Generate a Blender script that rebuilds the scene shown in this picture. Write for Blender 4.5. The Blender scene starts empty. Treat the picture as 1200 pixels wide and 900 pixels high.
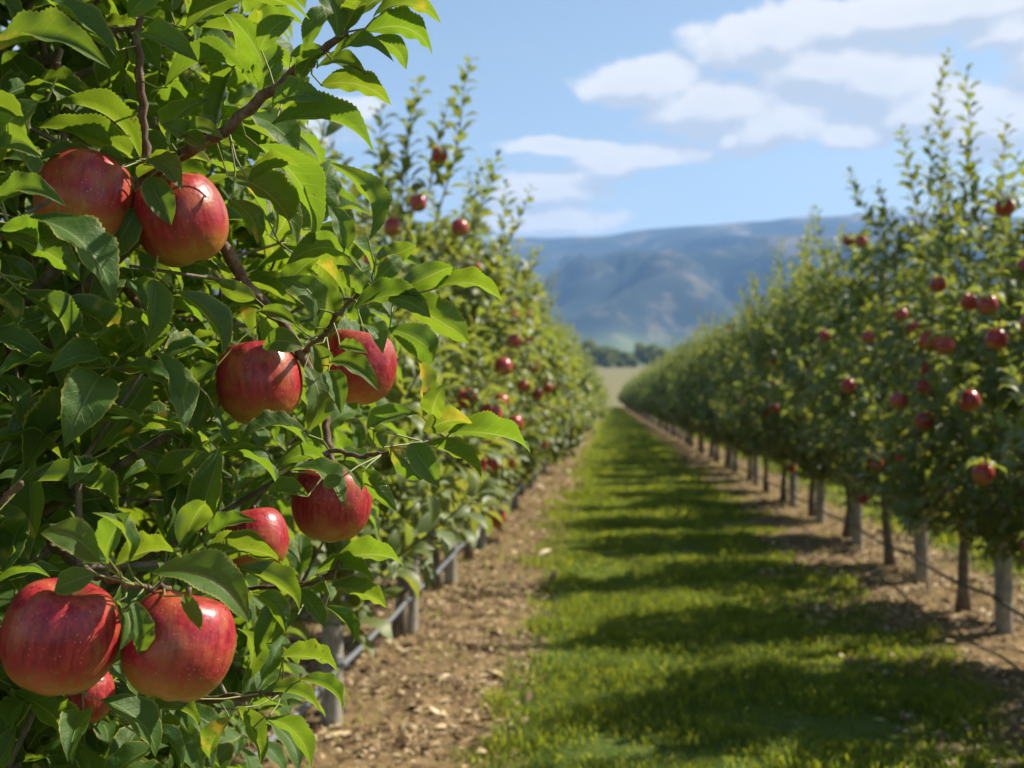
import bpy, math, random
import numpy as np
from mathutils import Vector, Matrix, Euler

SC = bpy.context.scene
COL = SC.collection
rng = np.random.default_rng(11)
random.seed(11)
W0, H0, F = 1200.0, 900.0, 1333.0
CAMZ = 1.4
ROWL, ROWR, PERIOD = -1.22, 2.35, 3.57
ROW_END = 165.0
SUN_AZ, SUN_EL = math.radians(64), math.radians(45)
SUN = np.array([math.sin(SUN_AZ)*math.cos(SUN_EL), math.cos(SUN_AZ)*math.cos(SUN_EL), math.sin(SUN_EL)])

# ------------------------------------------------------------------ camera
cam_d = bpy.data.cameras.new('camera'); cam = bpy.data.objects.new('camera', cam_d); COL.objects.link(cam)
cam.location = (0, 0, CAMZ)
cam.rotation_euler = (math.radians(90) + math.atan(16/F), 0, math.atan(113/F))
cam_d.sensor_width = 36; cam_d.lens = 36*F/W0
cam_d.clip_start = 0.05; cam_d.clip_end = 12000
cam_d.dof.use_dof = True; cam_d.dof.focus_distance = 1.14; cam_d.dof.aperture_fstop = 6.8
cam_d.dof.aperture_blades = 0
SC.camera = cam
RM = np.array(cam.rotation_euler.to_matrix()); CP = np.array([0, 0, CAMZ])

def P(px, py, d):
    """the world point that stands d metres ahead of the lens behind pixel (px, py) of the photograph"""
    v = np.array([(px-W0/2)/F, -(py-H0/2)/F, -1.0])*d
    return CP + RM @ v
def proj(pts):
    q = (np.atleast_2d(pts)-CP) @ RM
    d = -q[:, 2]; dd = np.where(np.abs(d) < 1e-6, 1e-6, d)
    return W0/2 + F*q[:, 0]/dd, H0/2 - F*q[:, 1]/dd, d
def nrm(v):
    return v/np.maximum(np.linalg.norm(v, axis=-1, keepdims=True), 1e-9)

# ------------------------------------------------------------------ tagging
def tag(o, label=None, cat=None, group=None, kind=None):
    if label: o['label'] = label
    if cat: o['category'] = cat
    if group: o['group'] = group
    if kind: o['kind'] = kind
    return o
def empty(name, loc=(0, 0, 0)):
    o = bpy.data.objects.new(name, None); COL.objects.link(o); o.location = loc; o.empty_display_size = .1
    return o
ORD = ['first', 'second', 'third', 'fourth', 'fifth', 'sixth', 'seventh', 'eighth', 'ninth', 'tenth', 'eleventh', 'twelfth',
       'thirteenth', 'fourteenth', 'fifteenth', 'sixteenth', 'seventeenth', 'eighteenth', 'nineteenth', 'twentieth']

# ------------------------------------------------------------------ node helper
class NT:
    def __init__(s, nt): s.nt = nt; nt.nodes.clear()
    def n(s, t, **kw):
        x = s.nt.nodes.new(t)
        for k, v in kw.items():
            if k == 'ins':
                for kk, vv in v.items(): s.put(x, kk, vv)
            else: setattr(x, k, v)
        return x
    def put(s, node, key, v):
        sock = node.inputs[key]
        if isinstance(v, bpy.types.NodeSocket): s.nt.links.new(v, sock)
        elif isinstance(v, bpy.types.Node): s.nt.links.new(v.outputs[0], sock)
        else: sock.default_value = v
    def m(s, op, a, b=None, c=None, clamp=False):
        x = s.n('ShaderNodeMath', operation=op, use_clamp=clamp)
        for i, v in enumerate((a, b, c)):
            if v is not None: s.put(x, i, v)
        return x.outputs[0]
    def v(s, op, a, b=None, out=0):
        x = s.n('ShaderNodeVectorMath', operation=op); s.put(x, 0, a)
        if b is not None: s.put(x, 1, b)
        return x.outputs[out]
    def mix(s, f, a, b):
        x = s.n('ShaderNodeMix', data_type='RGBA'); x.clamp_factor = True
        s.put(x, 0, f); s.put(x, 6, a); s.put(x, 7, b)
        return x.outputs[2]
    def ss(s, x, lo, hi):
        r = s.n('ShaderNodeMapRange', interpolation_type='SMOOTHSTEP')
        s.put(r, 0, x); s.put(r, 1, lo); s.put(r, 2, hi); return r.outputs[0]
    def noise(s, vec, scale, detail=3, rough=.55, dim='3D', out=0):
        x = s.n('ShaderNodeTexNoise', noise_dimensions=dim)
        if vec is not None: s.put(x, 'Vector', vec)
        x.inputs['Scale'].default_value = scale; x.inputs['Detail'].default_value = detail; x.inputs['Roughness'].default_value = rough
        return x.outputs[out]
def rgb(r, g, b): return (r, g, b, 1)
def mat(name):
    m = bpy.data.materials.new(name); m.use_nodes = True
    return m, NT(m.node_tree)
def finish(t, surf):
    o = t.n('ShaderNodeOutputMaterial'); t.put(o, 'Surface', surf)

# ------------------------------------------------------------------ materials
def leaf_material(name, veins, top, top2, under, trans, tmix, rough, spec=.5, yellow=True):
    m, t = mat(name)
    at = t.n('ShaderNodeAttribute', attribute_name='lt')
    sp = t.n('ShaderNodeSeparateXYZ', ins={0: at.outputs['Vector']})
    s, tt, rnd = sp.outputs[0], sp.outputs[1], sp.outputs[2]
    sa = t.m('ABSOLUTE', s)
    geo = t.n('ShaderNodeNewGeometry')
    back = geo.outputs['Backfacing']
    tc = t.n('ShaderNodeTexCoord')
    ctop = t.mix(rnd, top, top2)
    nz = t.noise(tc.outputs['Object'], 55 if veins else 9, 2)
    ctop = t.mix(t.m('MULTIPLY', nz, .35), ctop, rgb(top2[0]*1.3, top2[1]*1.15, top2[2]*1.2))
    cun = t.mix(t.m('FRACT', t.m('MULTIPLY', rnd, 7.3)), under, rgb(under[0]*.75, under[1]*.8, under[2]*.7))
    ctr = t.mix(t.m('FRACT', t.m('MULTIPLY', rnd, 5.7)), trans, rgb(trans[0]*1.25, trans[1]*1.02, trans[2]*.9))
    p = t.n('ShaderNodeBsdfPrincipled')
    if veins:
        ph = t.m('SUBTRACT', t.m('MULTIPLY', tt, 8.5), t.m('MULTIPLY', t.m('POWER', sa, .85), 1.9))
        fr = t.m('ABSOLUTE', t.m('SUBTRACT', t.m('FRACT', t.m('ADD', ph, t.m('MULTIPLY', rnd, 3.1))), .5))
        vein = t.m('SUBTRACT', 1.0, t.ss(fr, .0, .07))
        vein = t.m('MULTIPLY', vein, t.m('SUBTRACT', 1.0, t.m('MULTIPLY', sa, .75)))
        mid = t.m('SUBTRACT', 1.0, t.ss(sa, .02, .085))
        vm = t.m('MAXIMUM', t.m('MULTIPLY', vein, .62), t.m('MULTIPLY', mid, .85))
        edge = t.ss(sa, .86, .97)
        lightc = rgb(.2, .27, .06)
        ctop = t.mix(t.m('MULTIPLY', vm, .6), ctop, lightc)
        cun = t.mix(t.m('MULTIPLY', vm, .5), cun, rgb(.3, .34, .14))
        ctr = t.mix(t.m('MULTIPLY', vm, .5), ctr, rgb(.6, .62, .2))
        ctop = t.mix(t.m('MULTIPLY', edge, .8), ctop, rgb(.30, .30, .06))
        cun = t.mix(t.m('MULTIPLY', edge, .75), cun, rgb(.32, .28, .06))
        # some leaves carry a yellowing patch, others a bronze blotch
        if yellow:
            yn = t.ss(t.noise(tc.outputs['Object'], 26, 3), .53, .66)
            ym = t.m('MULTIPLY', yn, t.ss(t.m('FRACT', t.m('MULTIPLY', rnd, 13.7)), .86, .93))
            ctop = t.mix(t.m('MULTIPLY', ym, .8), ctop, rgb(.45, .36, .03)); cun = t.mix(t.m('MULTIPLY', ym, .8), cun, rgb(.45, .36, .05))
            ctr = t.mix(ym, ctr, rgb(.75, .55, .05))
            bz = t.ss(t.noise(tc.outputs['Object'], 140, 2), .66, .72)
            bm = t.m('MULTIPLY', bz, t.ss(t.m('FRACT', t.m('MULTIPLY', rnd, 29.1)), .6, .75))
            ctop = t.mix(t.m('MULTIPLY', bm, .7), ctop, rgb(.13, .08, .03)); ctr = t.mix(bm, ctr, rgb(.2, .12, .03))
        quilt = t.m('ADD', t.m('MULTIPLY', vm, -.9), t.m('MULTIPLY', t.noise(tc.outputs['Object'], 210, 3), .8))
        bp = t.n('ShaderNodeBump'); bp.inputs['Strength'].default_value = .6; bp.inputs['Distance'].default_value = .0018
        t.put(bp, 'Height', quilt); t.put(p, 'Normal', bp.outputs[0])
    col = t.mix(back, ctop, cun)
    t.put(p, 'Base Color', col)
    t.put(p, 'Roughness', t.m('ADD', rough, t.m('ADD', t.m('MULTIPLY', back, .28), t.m('MULTIPLY', nz, .1))))
    t.put(p, 'Specular IOR Level', t.m('SUBTRACT', spec, t.m('MULTIPLY', back, spec*.55)))
    tr = t.n('ShaderNodeBsdfTranslucent', ins={'Color': ctr})
    mx = t.n('ShaderNodeMixShader', ins={0: tmix, 1: p.outputs[0], 2: tr.outputs[0]})
    finish(t, mx.outputs[0]); return m

M = {}
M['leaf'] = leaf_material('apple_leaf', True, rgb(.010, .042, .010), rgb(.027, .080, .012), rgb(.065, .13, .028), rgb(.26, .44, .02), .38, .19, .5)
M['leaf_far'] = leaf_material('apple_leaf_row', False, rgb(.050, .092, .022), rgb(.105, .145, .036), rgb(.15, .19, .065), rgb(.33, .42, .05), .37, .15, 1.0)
M['wood_leaf'] = leaf_material('wood_leaf', False, rgb(.07, .12, .03), rgb(.13, .17, .045), rgb(.13, .17, .05), rgb(.3, .36, .07), .36, .6, .2)
M['grass'] = leaf_material('grass_blade', False, rgb(.06, .125, .009), rgb(.24, .27, .034), rgb(.08, .13, .018), rgb(.42, .52, .035), .45, .40, .45)

def bark(name, c1, c2, scale, bump=.6):
    m, t = mat(name); tc = t.n('ShaderNodeTexCoord')
    mp = t.n('ShaderNodeMapping', ins={0: tc.outputs['Object']}); mp.inputs['Scale'].default_value = (1, 1, .35)
    n1 = t.noise(mp.outputs[0], scale, 6, .65); n2 = t.noise(tc.outputs['Object'], scale*.25, 3)
    c = t.mix(t.ss(n1, .3, .7), c1, c2); c = t.mix(t.m('MULTIPLY', t.ss(n2, .5, .7), .5), c, rgb(.28, .27, .2))
    p = t.n('ShaderNodeBsdfPrincipled', ins={'Base Color': c, 'Roughness': .8})
    b = t.n('ShaderNodeBump', ins={'Height': n1}); b.inputs['Strength'].default_value = bump; b.inputs['Distance'].default_value = .004
    t.put(p, 'Normal', b.outputs[0]); finish(t, p.outputs[0]); return m
M['twig'] = bark('red_brown_twig_bark', rgb(.07, .035, .022), rgb(.2, .115, .07), 160)
M['bark'] = bark('grey_brown_bark', rgb(.06, .043, .03), rgb(.19, .15, .11), 60)
M['post'] = bark('weathered_post_wood', rgb(.16, .142, .115), rgb(.36, .335, .285), 45)
def plain(name, c, rough, spec=.5, nscale=40, var=.3):
    m, t = mat(name); tc = t.n('ShaderNodeTexCoord')
    n1 = t.noise(tc.outputs['Object'], nscale, 3)
    cc = t.mix(n1, rgb(c[0]*(1-var), c[1]*(1-var), c[2]*(1-var)), rgb(c[0]*(1+var), c[1]*(1+var), c[2]*(1+var)))
    p = t.n('ShaderNodeBsdfPrincipled', ins={'Base Color': cc, 'Roughness': rough, 'Specular IOR Level': spec}); finish(t, p.outputs[0]); return m
M['petiole'] = plain('leaf_stalk', (.19, .21, .055), .5, .4, 60)
M['stalk'] = plain('fruit_stalk', (.11, .075, .03), .6, .4, 90)
M['hose_grey'] = plain('grey_pipe', (.15, .16, .185), .5, .5, 9, .15)
M['hose_black'] = plain('black_pipe', (.035, .033, .032), .55, .4, 9)
M['clip'] = plain('wire_clip', (.2, .2, .2), .5, .5, 30)

def apple_material(name, fine):
    m, t = mat(name); tc = t.n('ShaderNodeTexCoord'); oi = t.n('ShaderNodeObjectInfo')
    co = tc.outputs['Object']; sp = t.n('ShaderNodeSeparateXYZ', ins={0: co})
    z = sp.outputs[2]
    dr = t.v('NORMALIZE', co); off = t.n('ShaderNodeCombineXYZ', ins={0: t.m('MULTIPLY', oi.outputs['Random'], 37.0), 1: t.m('MULTIPLY', oi.outputs['Random'], 11.0)})
    st = t.n('ShaderNodeMapping', ins={0: dr}); st.inputs['Scale'].default_value = (1, 1, .12)
    sv = t.v('ADD', st.outputs[0], off.outputs[0]); bv = t.v('ADD', dr, off.outputs[0])
    streak = t.noise(sv, 9, 4, .65); streak2 = t.noise(sv, 26, 3, .6); patch = t.noise(bv, 1.5, 3, .5)
    red = t.mix(t.ss(streak, .32, .68), rgb(.21, .009, .020), rgb(.43, .034, .040))
    red = t.mix(t.m('MULTIPLY', t.ss(streak2, .45, .75), .4), red, rgb(.20, .008, .018))
    # the ground colour shows through low round the eye and in streaks on one cheek
    low = t.m('SUBTRACT', t.m('MULTIPLY', z, -22.0), t.m('ADD', t.m('MULTIPLY', streak, .9), -.16))
    und = t.m('ADD', t.m('MULTIPLY', t.ss(low, -.1, .65), .85), t.m('MULTIPLY', t.ss(t.m('ADD', t.m('ADD', patch, t.m('MULTIPLY', oi.outputs['Random'], .12)), t.m('MULTIPLY', streak2, .3)), .68, .9), .3), clamp=True)
    c = t.mix(und, red, rgb(.42, .20, .04))
    top = t.ss(z, .030, .040)
    rad = t.m('SQRT', t.m('ADD', t.m('POWER', sp.outputs[0], 2.0), t.m('POWER', sp.outputs[1], 2.0)))
    cav = t.m('MULTIPLY', t.m('SUBTRACT', 1.0, t.ss(t.m('ADD', rad, t.m('MULTIPLY', streak, .008)), .008, .021)), t.ss(z, .0, .01))
    c = t.mix(t.m('MULTIPLY', cav, .8), c, rgb(.33, .22, .06))
    p = t.n('ShaderNodeBsdfPrincipled')
    if fine:
        vo = t.n('ShaderNodeTexVoronoi', ins={'Vector': bv}); vo.inputs['Scale'].default_value = 14; vo.inputs['Randomness'].default_value = 1
        cs = t.n('ShaderNodeSeparateColor', ins={0: vo.outputs['Color']})
        rr = t.m('ADD', .07, t.m('MULTIPLY', t.m('POWER', cs.outputs[0], 2.0), .16))
        dot = t.m('SUBTRACT', 1.0, t.ss(t.m('DIVIDE', vo.outputs['Distance'], rr), .55, 1.1))
        c = t.mix(t.m('MULTIPLY', dot, .5), c, rgb(.72, .45, .30))
        bl = t.noise(bv, 38, 2); t.put(p, 'Roughness', t.m('ADD', .25, t.m('MULTIPLY', bl, .18)))
        b = t.n('ShaderNodeBump', ins={'Height': t.m('ADD', t.noise(bv, 4, 2), t.m('MULTIPLY', bl, .02))}); b.inputs['Strength'].default_value = .25; b.inputs['Distance'].default_value = .004
        t.put(p, 'Normal', b.outputs[0])
    else: p.inputs['Roughness'].default_value = .3
    t.put(p, 'Base Color', c)
    p.inputs['Subsurface Weight'].default_value = 0.0
    p.inputs['Specular IOR Level'].default_value = .42
    p.inputs['Coat Weight'].default_value = .05; p.inputs['Coat Roughness'].default_value = .12
    finish(t, p.outputs[0]); return m
M['apple'] = apple_material('red_apple_skin', True); M['apple_far'] = apple_material('red_apple_skin_row', False)

# ------------------------------------------------------------------ geometry collector
class Geo:
    def __init__(s): s.v = []; s.f = []; s.a = []; s.mi = []; s.nv = 0
    def add(s, v, f, a, mi=0):
        v = np.asarray(v, float).reshape(-1, 3); f = np.asarray(f, np.int64).reshape(-1, 4)
        s.v.append(v); s.f.append(f+s.nv); s.a.append(np.asarray(a, float).reshape(-1, 3)); s.mi.append(np.full(len(f), mi)); s.nv += len(v)
    def build(s, name, mats, parent=None, smooth=True, loc=None):
        v = np.concatenate(s.v); f = np.concatenate(s.f); a = np.concatenate(s.a); mi = np.concatenate(s.mi)
        if loc is not None: v = v-np.asarray(loc)
        me = bpy.data.meshes.new(name)
        me.vertices.add(len(v)); me.vertices.foreach_set('co', v.astype(np.float32).ravel())
        me.loops.add(f.size); me.loops.foreach_set('vertex_index', f.astype(np.int32).ravel())
        me.polygons.add(len(f)); me.polygons.foreach_set('loop_start', (np.arange(len(f))*4).astype(np.int32))
        me.update(calc_edges=True)
        at = me.attributes.new('lt', 'FLOAT_VECTOR', 'POINT'); at.data.foreach_set('vector', a.astype(np.float32).ravel())
        for m in mats: me.materials.append(m)
        me.polygons.foreach_set('material_index', mi.astype(np.int32))
        if smooth: me.polygons.foreach_set('use_smooth', np.ones(len(f), bool))
        me.update()
        o = bpy.data.objects.new(name, me); COL.objects.link(o)
        if parent is not None: o.parent = parent
        elif loc is not None: o.location = loc
        return o

def leaves(g, B, C, N, Wd, rnd, nt=10, cols=2, fold=.35, arch=.12, serr=.0, wave=.04, mi=0, curl=0.12):
    """n leaf blades: base B, chord C, face normal N, half width Wd"""
    n = len(B); L = np.linalg.norm(C, axis=1); c = C/L[:, None]
    N = N-(N*c).sum(1)[:, None]*c; N = nrm(N); S = np.cross(c, N)
    t = np.linspace(0, 1, nt+1); s = np.linspace(-1, 1, 2*cols+1)
    prof = np.interp(t**1.0, [0, .06, .14, .25, .38, .5, .62, .74, .85, .94, 1], [.04, .34, .62, .86, .98, 1, .94, .79, .54, .23, .01])
    if nt > 8: prof[1:-1] = .25*prof[:-2]+.5*prof[1:-1]+.25*prof[2:]
    T, Sg = np.meshgrid(t, s, indexing='ij'); PR = np.repeat(prof[:, None], len(s), 1)
    zig = np.where(np.arange(nt+1) % 2 == 0, 1+serr, 1-serr)[:, None]
    PR = np.where(np.abs(Sg) > .99, PR*zig, PR)
    fo = np.broadcast_to(fold, (n,))[:, None, None]; ar = np.broadcast_to(arch, (n,))[:, None, None]
    ph = rng.uniform(0, 6.28, n)[:, None, None]; fr = rng.uniform(2., 4.2, n)[:, None, None]
    cu = rng.normal(0, .06, n)[:, None, None]; tw = rng.normal(0, .35, n)[:, None, None]
    w = Wd[:, None, None]*PR
    sign = np.sign(Sg)
    lat = Sg*w*np.cos(fo); up = np.abs(Sg)*w*np.sin(fo)
    # edges roll back down and ripple; the blade twists a little along its length
    up = up-.28*(Sg**2)*w*np.sin(fo)+wave*L[:, None, None]*np.sin(fr*6.28*T+ph+1.3*sign)*Sg**2*np.sin(np.pi*T)
    ang = tw*(T-.3); lat, up = lat*np.cos(ang)-up*np.sin(ang), lat*np.sin(ang)+up*np.cos(ang)
    al = T*L[:, None, None]; nn = ar*4*T*(1-T)*L[:, None, None]-curl*L[:, None, None]*np.maximum(T-.72, 0)**2*4
    sw = cu*np.sin(np.pi*T)*L[:, None, None]
    V = B[:, None, None, :]+al[..., None]*c[:, None, None, :]+(nn+up)[..., None]*N[:, None, None, :]+(lat+sw)[..., None]*S[:, None, None, :]
    k = (nt+1)*len(s); idx = np.arange(k).reshape(nt+1, len(s))
    q = np.stack([idx[:-1, :-1], idx[:-1, 1:], idx[1:, 1:], idx[1:, :-1]], -1).reshape(-1, 4)[:, ::-1]
    f = (q[None]+(np.arange(n)*k)[:, None, None]).reshape(-1, 4)
    a = np.zeros((n,)+T.shape+(3,)); a[..., 0] = Sg; a[..., 1] = T; a[..., 2] = rnd[:, None, None]
    g.add(V, f, a, mi)

def sticks(g, A, Bq, ra, rb, K=5, mi=0):
    n = len(A)
    if n == 0: return
    d = nrm(Bq-A); h = np.where(np.abs(d[:, 2:3]) > .9, np.array([[1., 0, 0]]), np.array([[0., 0, 1]]))
    u = nrm(np.cross(d, h)); w = np.cross(d, u); th = np.arange(K)*2*np.pi/K
    ring = u[:, None, :]*np.cos(th)[None, :, None]+w[:, None, :]*np.sin(th)[None, :, None]
    V = np.stack([A[:, None]+ring*np.broadcast_to(ra, (n,))[:, None, None], Bq[:, None]+ring*np.broadcast_to(rb, (n,))[:, None, None]], 1)
    i = np.arange(K); j = (i+1) % K; q = np.stack([i, i+K, j+K, j], -1)
    f = (q[None]+(np.arange(n)*2*K)[:, None, None]).reshape(-1, 4)
    g.add(V, f, np.tile([0, .5, .5], (n*2*K, 1)), mi)

def spline(pts, sub):
    pts = [np.asarray(p, float) for p in pts]; p = [2*pts[0]-pts[1]]+pts+[2*pts[-1]-pts[-2]]; out = []
    for i in range(1, len(p)-2):
        for k in range(sub):
            t = k/sub; a, b, c, d = p[i-1], p[i], p[i+1], p[i+2]
            out.append(.5*((2*b)+(-a+c)*t+(2*a-5*b+4*c-d)*t*t+(-a+3*b-3*c+d)*t**3))
    out.append(pts[-1]); return np.array(out)
def tube(g, pts, rad, K=10, mi=0, wob=0.0, cap=True):
    pts = np.asarray(pts); n = len(pts); tan = nrm(np.gradient(pts, axis=0))
    u = np.array([0.3, 0.5, .81]); V = []
    for i in range(n):
        u = u-tan[i]*(u@tan[i]); u = u/np.linalg.norm(u); w = np.cross(tan[i], u); th = np.arange(K)*2*np.pi/K
        r = rad[i]*(1+wob*rng.normal(0, 1, K))
        V.append(pts[i]+(np.cos(th)*r)[:, None]*u+(np.sin(th)*r)[:, None]*w)
    if cap:
        V = [np.repeat(pts[:1], K, 0)]+V+[np.repeat(pts[-1:], K, 0)]
    V = np.array(V); m = len(V)
    idx = np.arange(m*K).reshape(m, K); nx = np.roll(idx, -1, 1)
    f = np.stack([idx[:-1], nx[:-1], nx[1:], idx[1:]], -1).reshape(-1, 4)
    g.add(V, f, np.tile([0, .5, .5], (m*K, 1)), mi)

# ------------------------------------------------------------------ tree growth
def grow(seed_nodes, targets, order):
    """join every target to its nearest already grown node that lies nearer the stem: returns parent index per target"""
    nodes = [np.asarray(s) for s in seed_nodes]; par = [-1]*len(nodes)
    arr = np.zeros((len(nodes)+len(targets), 3)); arr[:len(nodes)] = nodes; n = len(nodes)
    for i in order:
        t = targets[i]; d = t-arr[:n]; dist = np.linalg.norm(d, axis=1)+np.maximum(-d[:, 2], 0)*1.2
        j = int(np.argmin(dist)); arr[n] = t; par.append(j); n += 1
    return arr, np.array(par)
def counts(par, n0):
    c = np.ones(len(par))
    for i in range(len(par)-1, n0-1, -1):
        if par[i] >= 0: c[par[i]] += c[i]
    return c
def rosettes(pos, axis, nleaf, size):
    """leaf chords for rosettes at pos pointing along axis"""
    idx = np.repeat(np.arange(len(pos)), nleaf); n = len(idx)
    k = np.concatenate([np.arange(q) for q in nleaf]) if n else np.zeros(0)
    a = nrm(axis)[idx]; h = np.where(np.abs(a[:, 2:3]) > .9, np.array([[1., 0, 0]]), np.array([[0., 0, 1]]))
    u = nrm(np.cross(a, h)); w = np.cross(a, u); ph = k*2.4+rng.uniform(0, 6.28, len(pos))[idx]+rng.normal(0, .3, n)
    th = np.radians(rng.uniform(28, 88, n)); rad = u*np.cos(ph)[:, None]+w*np.sin(ph)[:, None]
    d = a*np.cos(th)[:, None]+rad*np.sin(th)[:, None]
    L = size*rng.uniform(.55, 1.15, n)
    base = pos[idx]+d*(L*rng.uniform(.22, .4, n))[:, None]+rng.normal(0, .006, (n, 3))
    c = nrm(d+np.array([0, 0, -1])*rng.uniform(.0, .55, n)[:, None]+rng.normal(0, .12, (n, 3)))*L[:, None]
    N = nrm(a*.7+np.array([0, 0, .6])+rng.normal(0, .35, (n, 3)))
    return idx, base, c, N, L

def prof_r(h):
    return np.interp(h, [.0, .12, .22, .38, .52, .68, .82, .93, 1.0], [.38, .68, .84, .86, .76, .58, .40, .25, .12])

def shoot(pts, dirv, length, sp, size):
    """one long shoot: stem points and its alternate leaves"""
    n = max(4, int(length/.06)); d = nrm(dirv); p = [np.array(pts)]
    for i in range(n): d = nrm(d+np.array([0, 0, .05])+rng.normal(0, .06, 3)); p.append(p[-1]+d*length/n)
    p = np.array(p); m = int(length/sp); tt = np.linspace(.08, 1, m)*n; i0 = np.minimum(tt.astype(int), n-1)
    pos = p[i0]+(p[i0+1]-p[i0])*(tt-i0)[:, None]; a = nrm(p[i0+1]-p[i0])
    h = np.tile([[1., .2, 0]], (m, 1)); u = nrm(np.cross(a, h)); w = np.cross(a, u); ph = np.arange(m)*2.4+rng.uniform(0, 6)
    rad = u*np.cos(ph)[:, None]+w*np.sin(ph)[:, None]; th = np.radians(rng.uniform(35, 68, m))
    dd = a*np.cos(th)[:, None]+rad*np.sin(th)[:, None]; L = size*np.interp(np.linspace(0, 1, m), [0, .7, 1], [1.05, .85, .55])*rng.uniform(.8, 1.15, m)
    c = nrm(dd+np.array([0, 0, -.12]))*L[:, None]
    return p, pos+dd*(L*.2)[:, None], c, nrm(a+np.array([0, 0, .3])+rng.normal(0, .2, (m, 3))), L

def make_row_tree(H, seed, nros, nsh, extra=(), z0=.57):
    global rng
    rng = np.random.default_rng(seed)
    zt = np.linspace(0, H*.80, 16); wob = np.cumsum(rng.normal(0, .012, (16, 2)), 0)
    trunk = np.column_stack([wob, zt])
    q = rng.beta(1.1, 1.55, nros*3)
    az = rng.uniform(0, 2*np.pi, nros*3); rr = rng.uniform(.08, 1, nros*3)**.55
    # uneven crown: bulges and gaps by direction and height
    lump = 1+.22*np.sin(az*2+seed)*np.sin(q*9+seed*1.7)+.16*np.sin(az*3+seed*2.1+q*7)
    r = rr*prof_r(q)*lump*.98
    pts = np.column_stack([np.cos(az)*r, np.sin(az)*r*.84, z0+(H-.1-z0)*q]); keep = rng.random(len(pts)) < np.clip(lump-.35, .15, 1)*np.clip(prof_r(q)/.62, .1, 1)
    pts = pts[keep][:nros]
    arr, par = grow(trunk[3:], pts, np.argsort(np.hypot(pts[:, 0], pts[:, 1])+.15*np.abs(pts[:, 2]-1)))
    n0 = 13; cn = counts(par, n0)
    gw = Geo(); rt = np.interp(zt, [0, .3, H*.82], [.044, .034, .010]); rt[0] *= 1.25
    tube(gw, trunk, rt, 9, 0, .05)
    ch = np.arange(n0, len(arr)); ra = np.minimum(.0022*cn[par[ch]]**.5, .016); rb = .0022*cn[ch]**.5; rb = np.minimum(rb, ra)
    sticks(gw, arr[par[ch]], arr[ch], ra, rb, 5)
    gl = Geo(); pos = arr[ch]; ed = nrm(arr[ch]-arr[par[ch]]); out = nrm(np.column_stack([pos[:, 0], pos[:, 1], np.zeros(len(pos))]))
    ax = ed*.6+out*.45+np.array([0, 0, .55])
    _, B, C, N, L = rosettes(pos, ax, rng.integers(6, 10, len(pos)), .098)
    LS = [(B, C, N, L)]
    top = [i for i in range(len(pos)) if pos[i, 2] > H*.5]
    cand = rng.permutation(len(pos))
    chosen = list(rng.permutation(top)[:nsh])+[i for i in cand if pos[i, 2] < H*.5 and np.hypot(*pos[i, :2]) > .5][:nsh+6]
    for ii, i in enumerate(chosen):
        hi = pos[i, 2] > H*.5
        ln = rng.uniform(.3, .55)+.45*rng.random()*(pos[i, 2] > H*.7) if hi else rng.uniform(.2, .45)
        ov = nrm(np.array([pos[i, 0], pos[i, 1], 0])+1e-3)
        d = ov*(rng.uniform(.05, .95) if hi else rng.uniform(.5, 1.))+np.array([0, 0, 1.0 if hi else .55])
        st, b, c, n_, l = shoot(pos[i], d, ln, .025, rng.uniform(.085, .108))
        sticks(gw, st[:-1], st[1:], np.linspace(.0042, .0016, len(st)-1), np.linspace(.004, .0014, len(st)-1), 5)
        LS.append((b, c, n_, l))
    for p0, d, ln in extra:
        st, b, c, n_, l = shoot(p0, d, ln, .026, .118)
        j = np.argmin(np.linalg.norm(arr-np.asarray(p0), axis=1)); sticks(gw, arr[j:j+1], st[:1], .006, .0055, 6)
        sticks(gw, st[:-1], st[1:], np.linspace(.0058, .002, len(st)-1), np.linspace(.0055, .0018, len(st)-1), 6); LS.append((b, c, n_, l))
    B, C, N, L = (np.concatenate(x) for x in zip(*LS))
    leaves(gl, B, C, N, L*rng.uniform(.23, .31, len(L)), rng.random(len(L)), 4, 1, rng.uniform(.2, .6, len(L)), rng.uniform(.05, .2, len(L)), 0, .03)
    return gw, gl

# ---------- the row trees
VAR = []
for k in range(6):
    gw, gl = make_row_tree(2.9, 100+k, 720, 32+k % 5)
    VAR.append((gw, gl))
def toward(base, tip, depth, tree):
    a = P(base[0], base[1], depth)-np.array([tree[0], tree[1], 0]); b = P(tip[0], tip[1], depth)-np.array([tree[0], tree[1], 0])
    return a, (b-a)/np.linalg.norm(b-a), np.linalg.norm(b-a)
# three trees of the rows carry the long shoots that stand against the sky
LT1, LT2, RT1, RT2 = (ROWL, 6.55), (ROWL, 8.15), (ROWR, 9.7), (ROWR, 7.8)
SH = {6: (2.75, [toward(b, t_, 6.4, LT1) for b, t_ in (((515, 245), (572, 72)), ((478, 250), (482, 92)), ((500, 235), (530, 120)), ((455, 250), (440, 120)), ((540, 290), (588, 190)))], LT1),
      7: (2.8, [toward(b, t_, 8.0, LT2) for b, t_ in (((570, 340), (625, 228)), ((550, 300), (560, 190)), ((585, 360), (640, 300)))], LT2),
      8: (3.1, [toward(b, t_, 9.4, RT1) for b, t_ in (((1120, 260), (1056, 70)), ((1085, 270), (1042, 145)), ((1045, 300), (996, 200)), ((1060, 310), (1030, 215)), ((1090, 240), (1100, 150)))], RT1),
      9: (2.85, [toward(b, t_, 7.6, RT2) for b, t_ in (((1130, 260), (1156, 85)), ((1170, 270), (1196, 145)), ((1110, 290), (1085, 190)), ((1150, 280), (1130, 170)))], RT2)}
for k in range(6, 10): VAR.append(make_row_tree(SH[k][0], 130+k, 600, 12, SH[k][1], .70 if k < 8 else .57))
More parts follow.
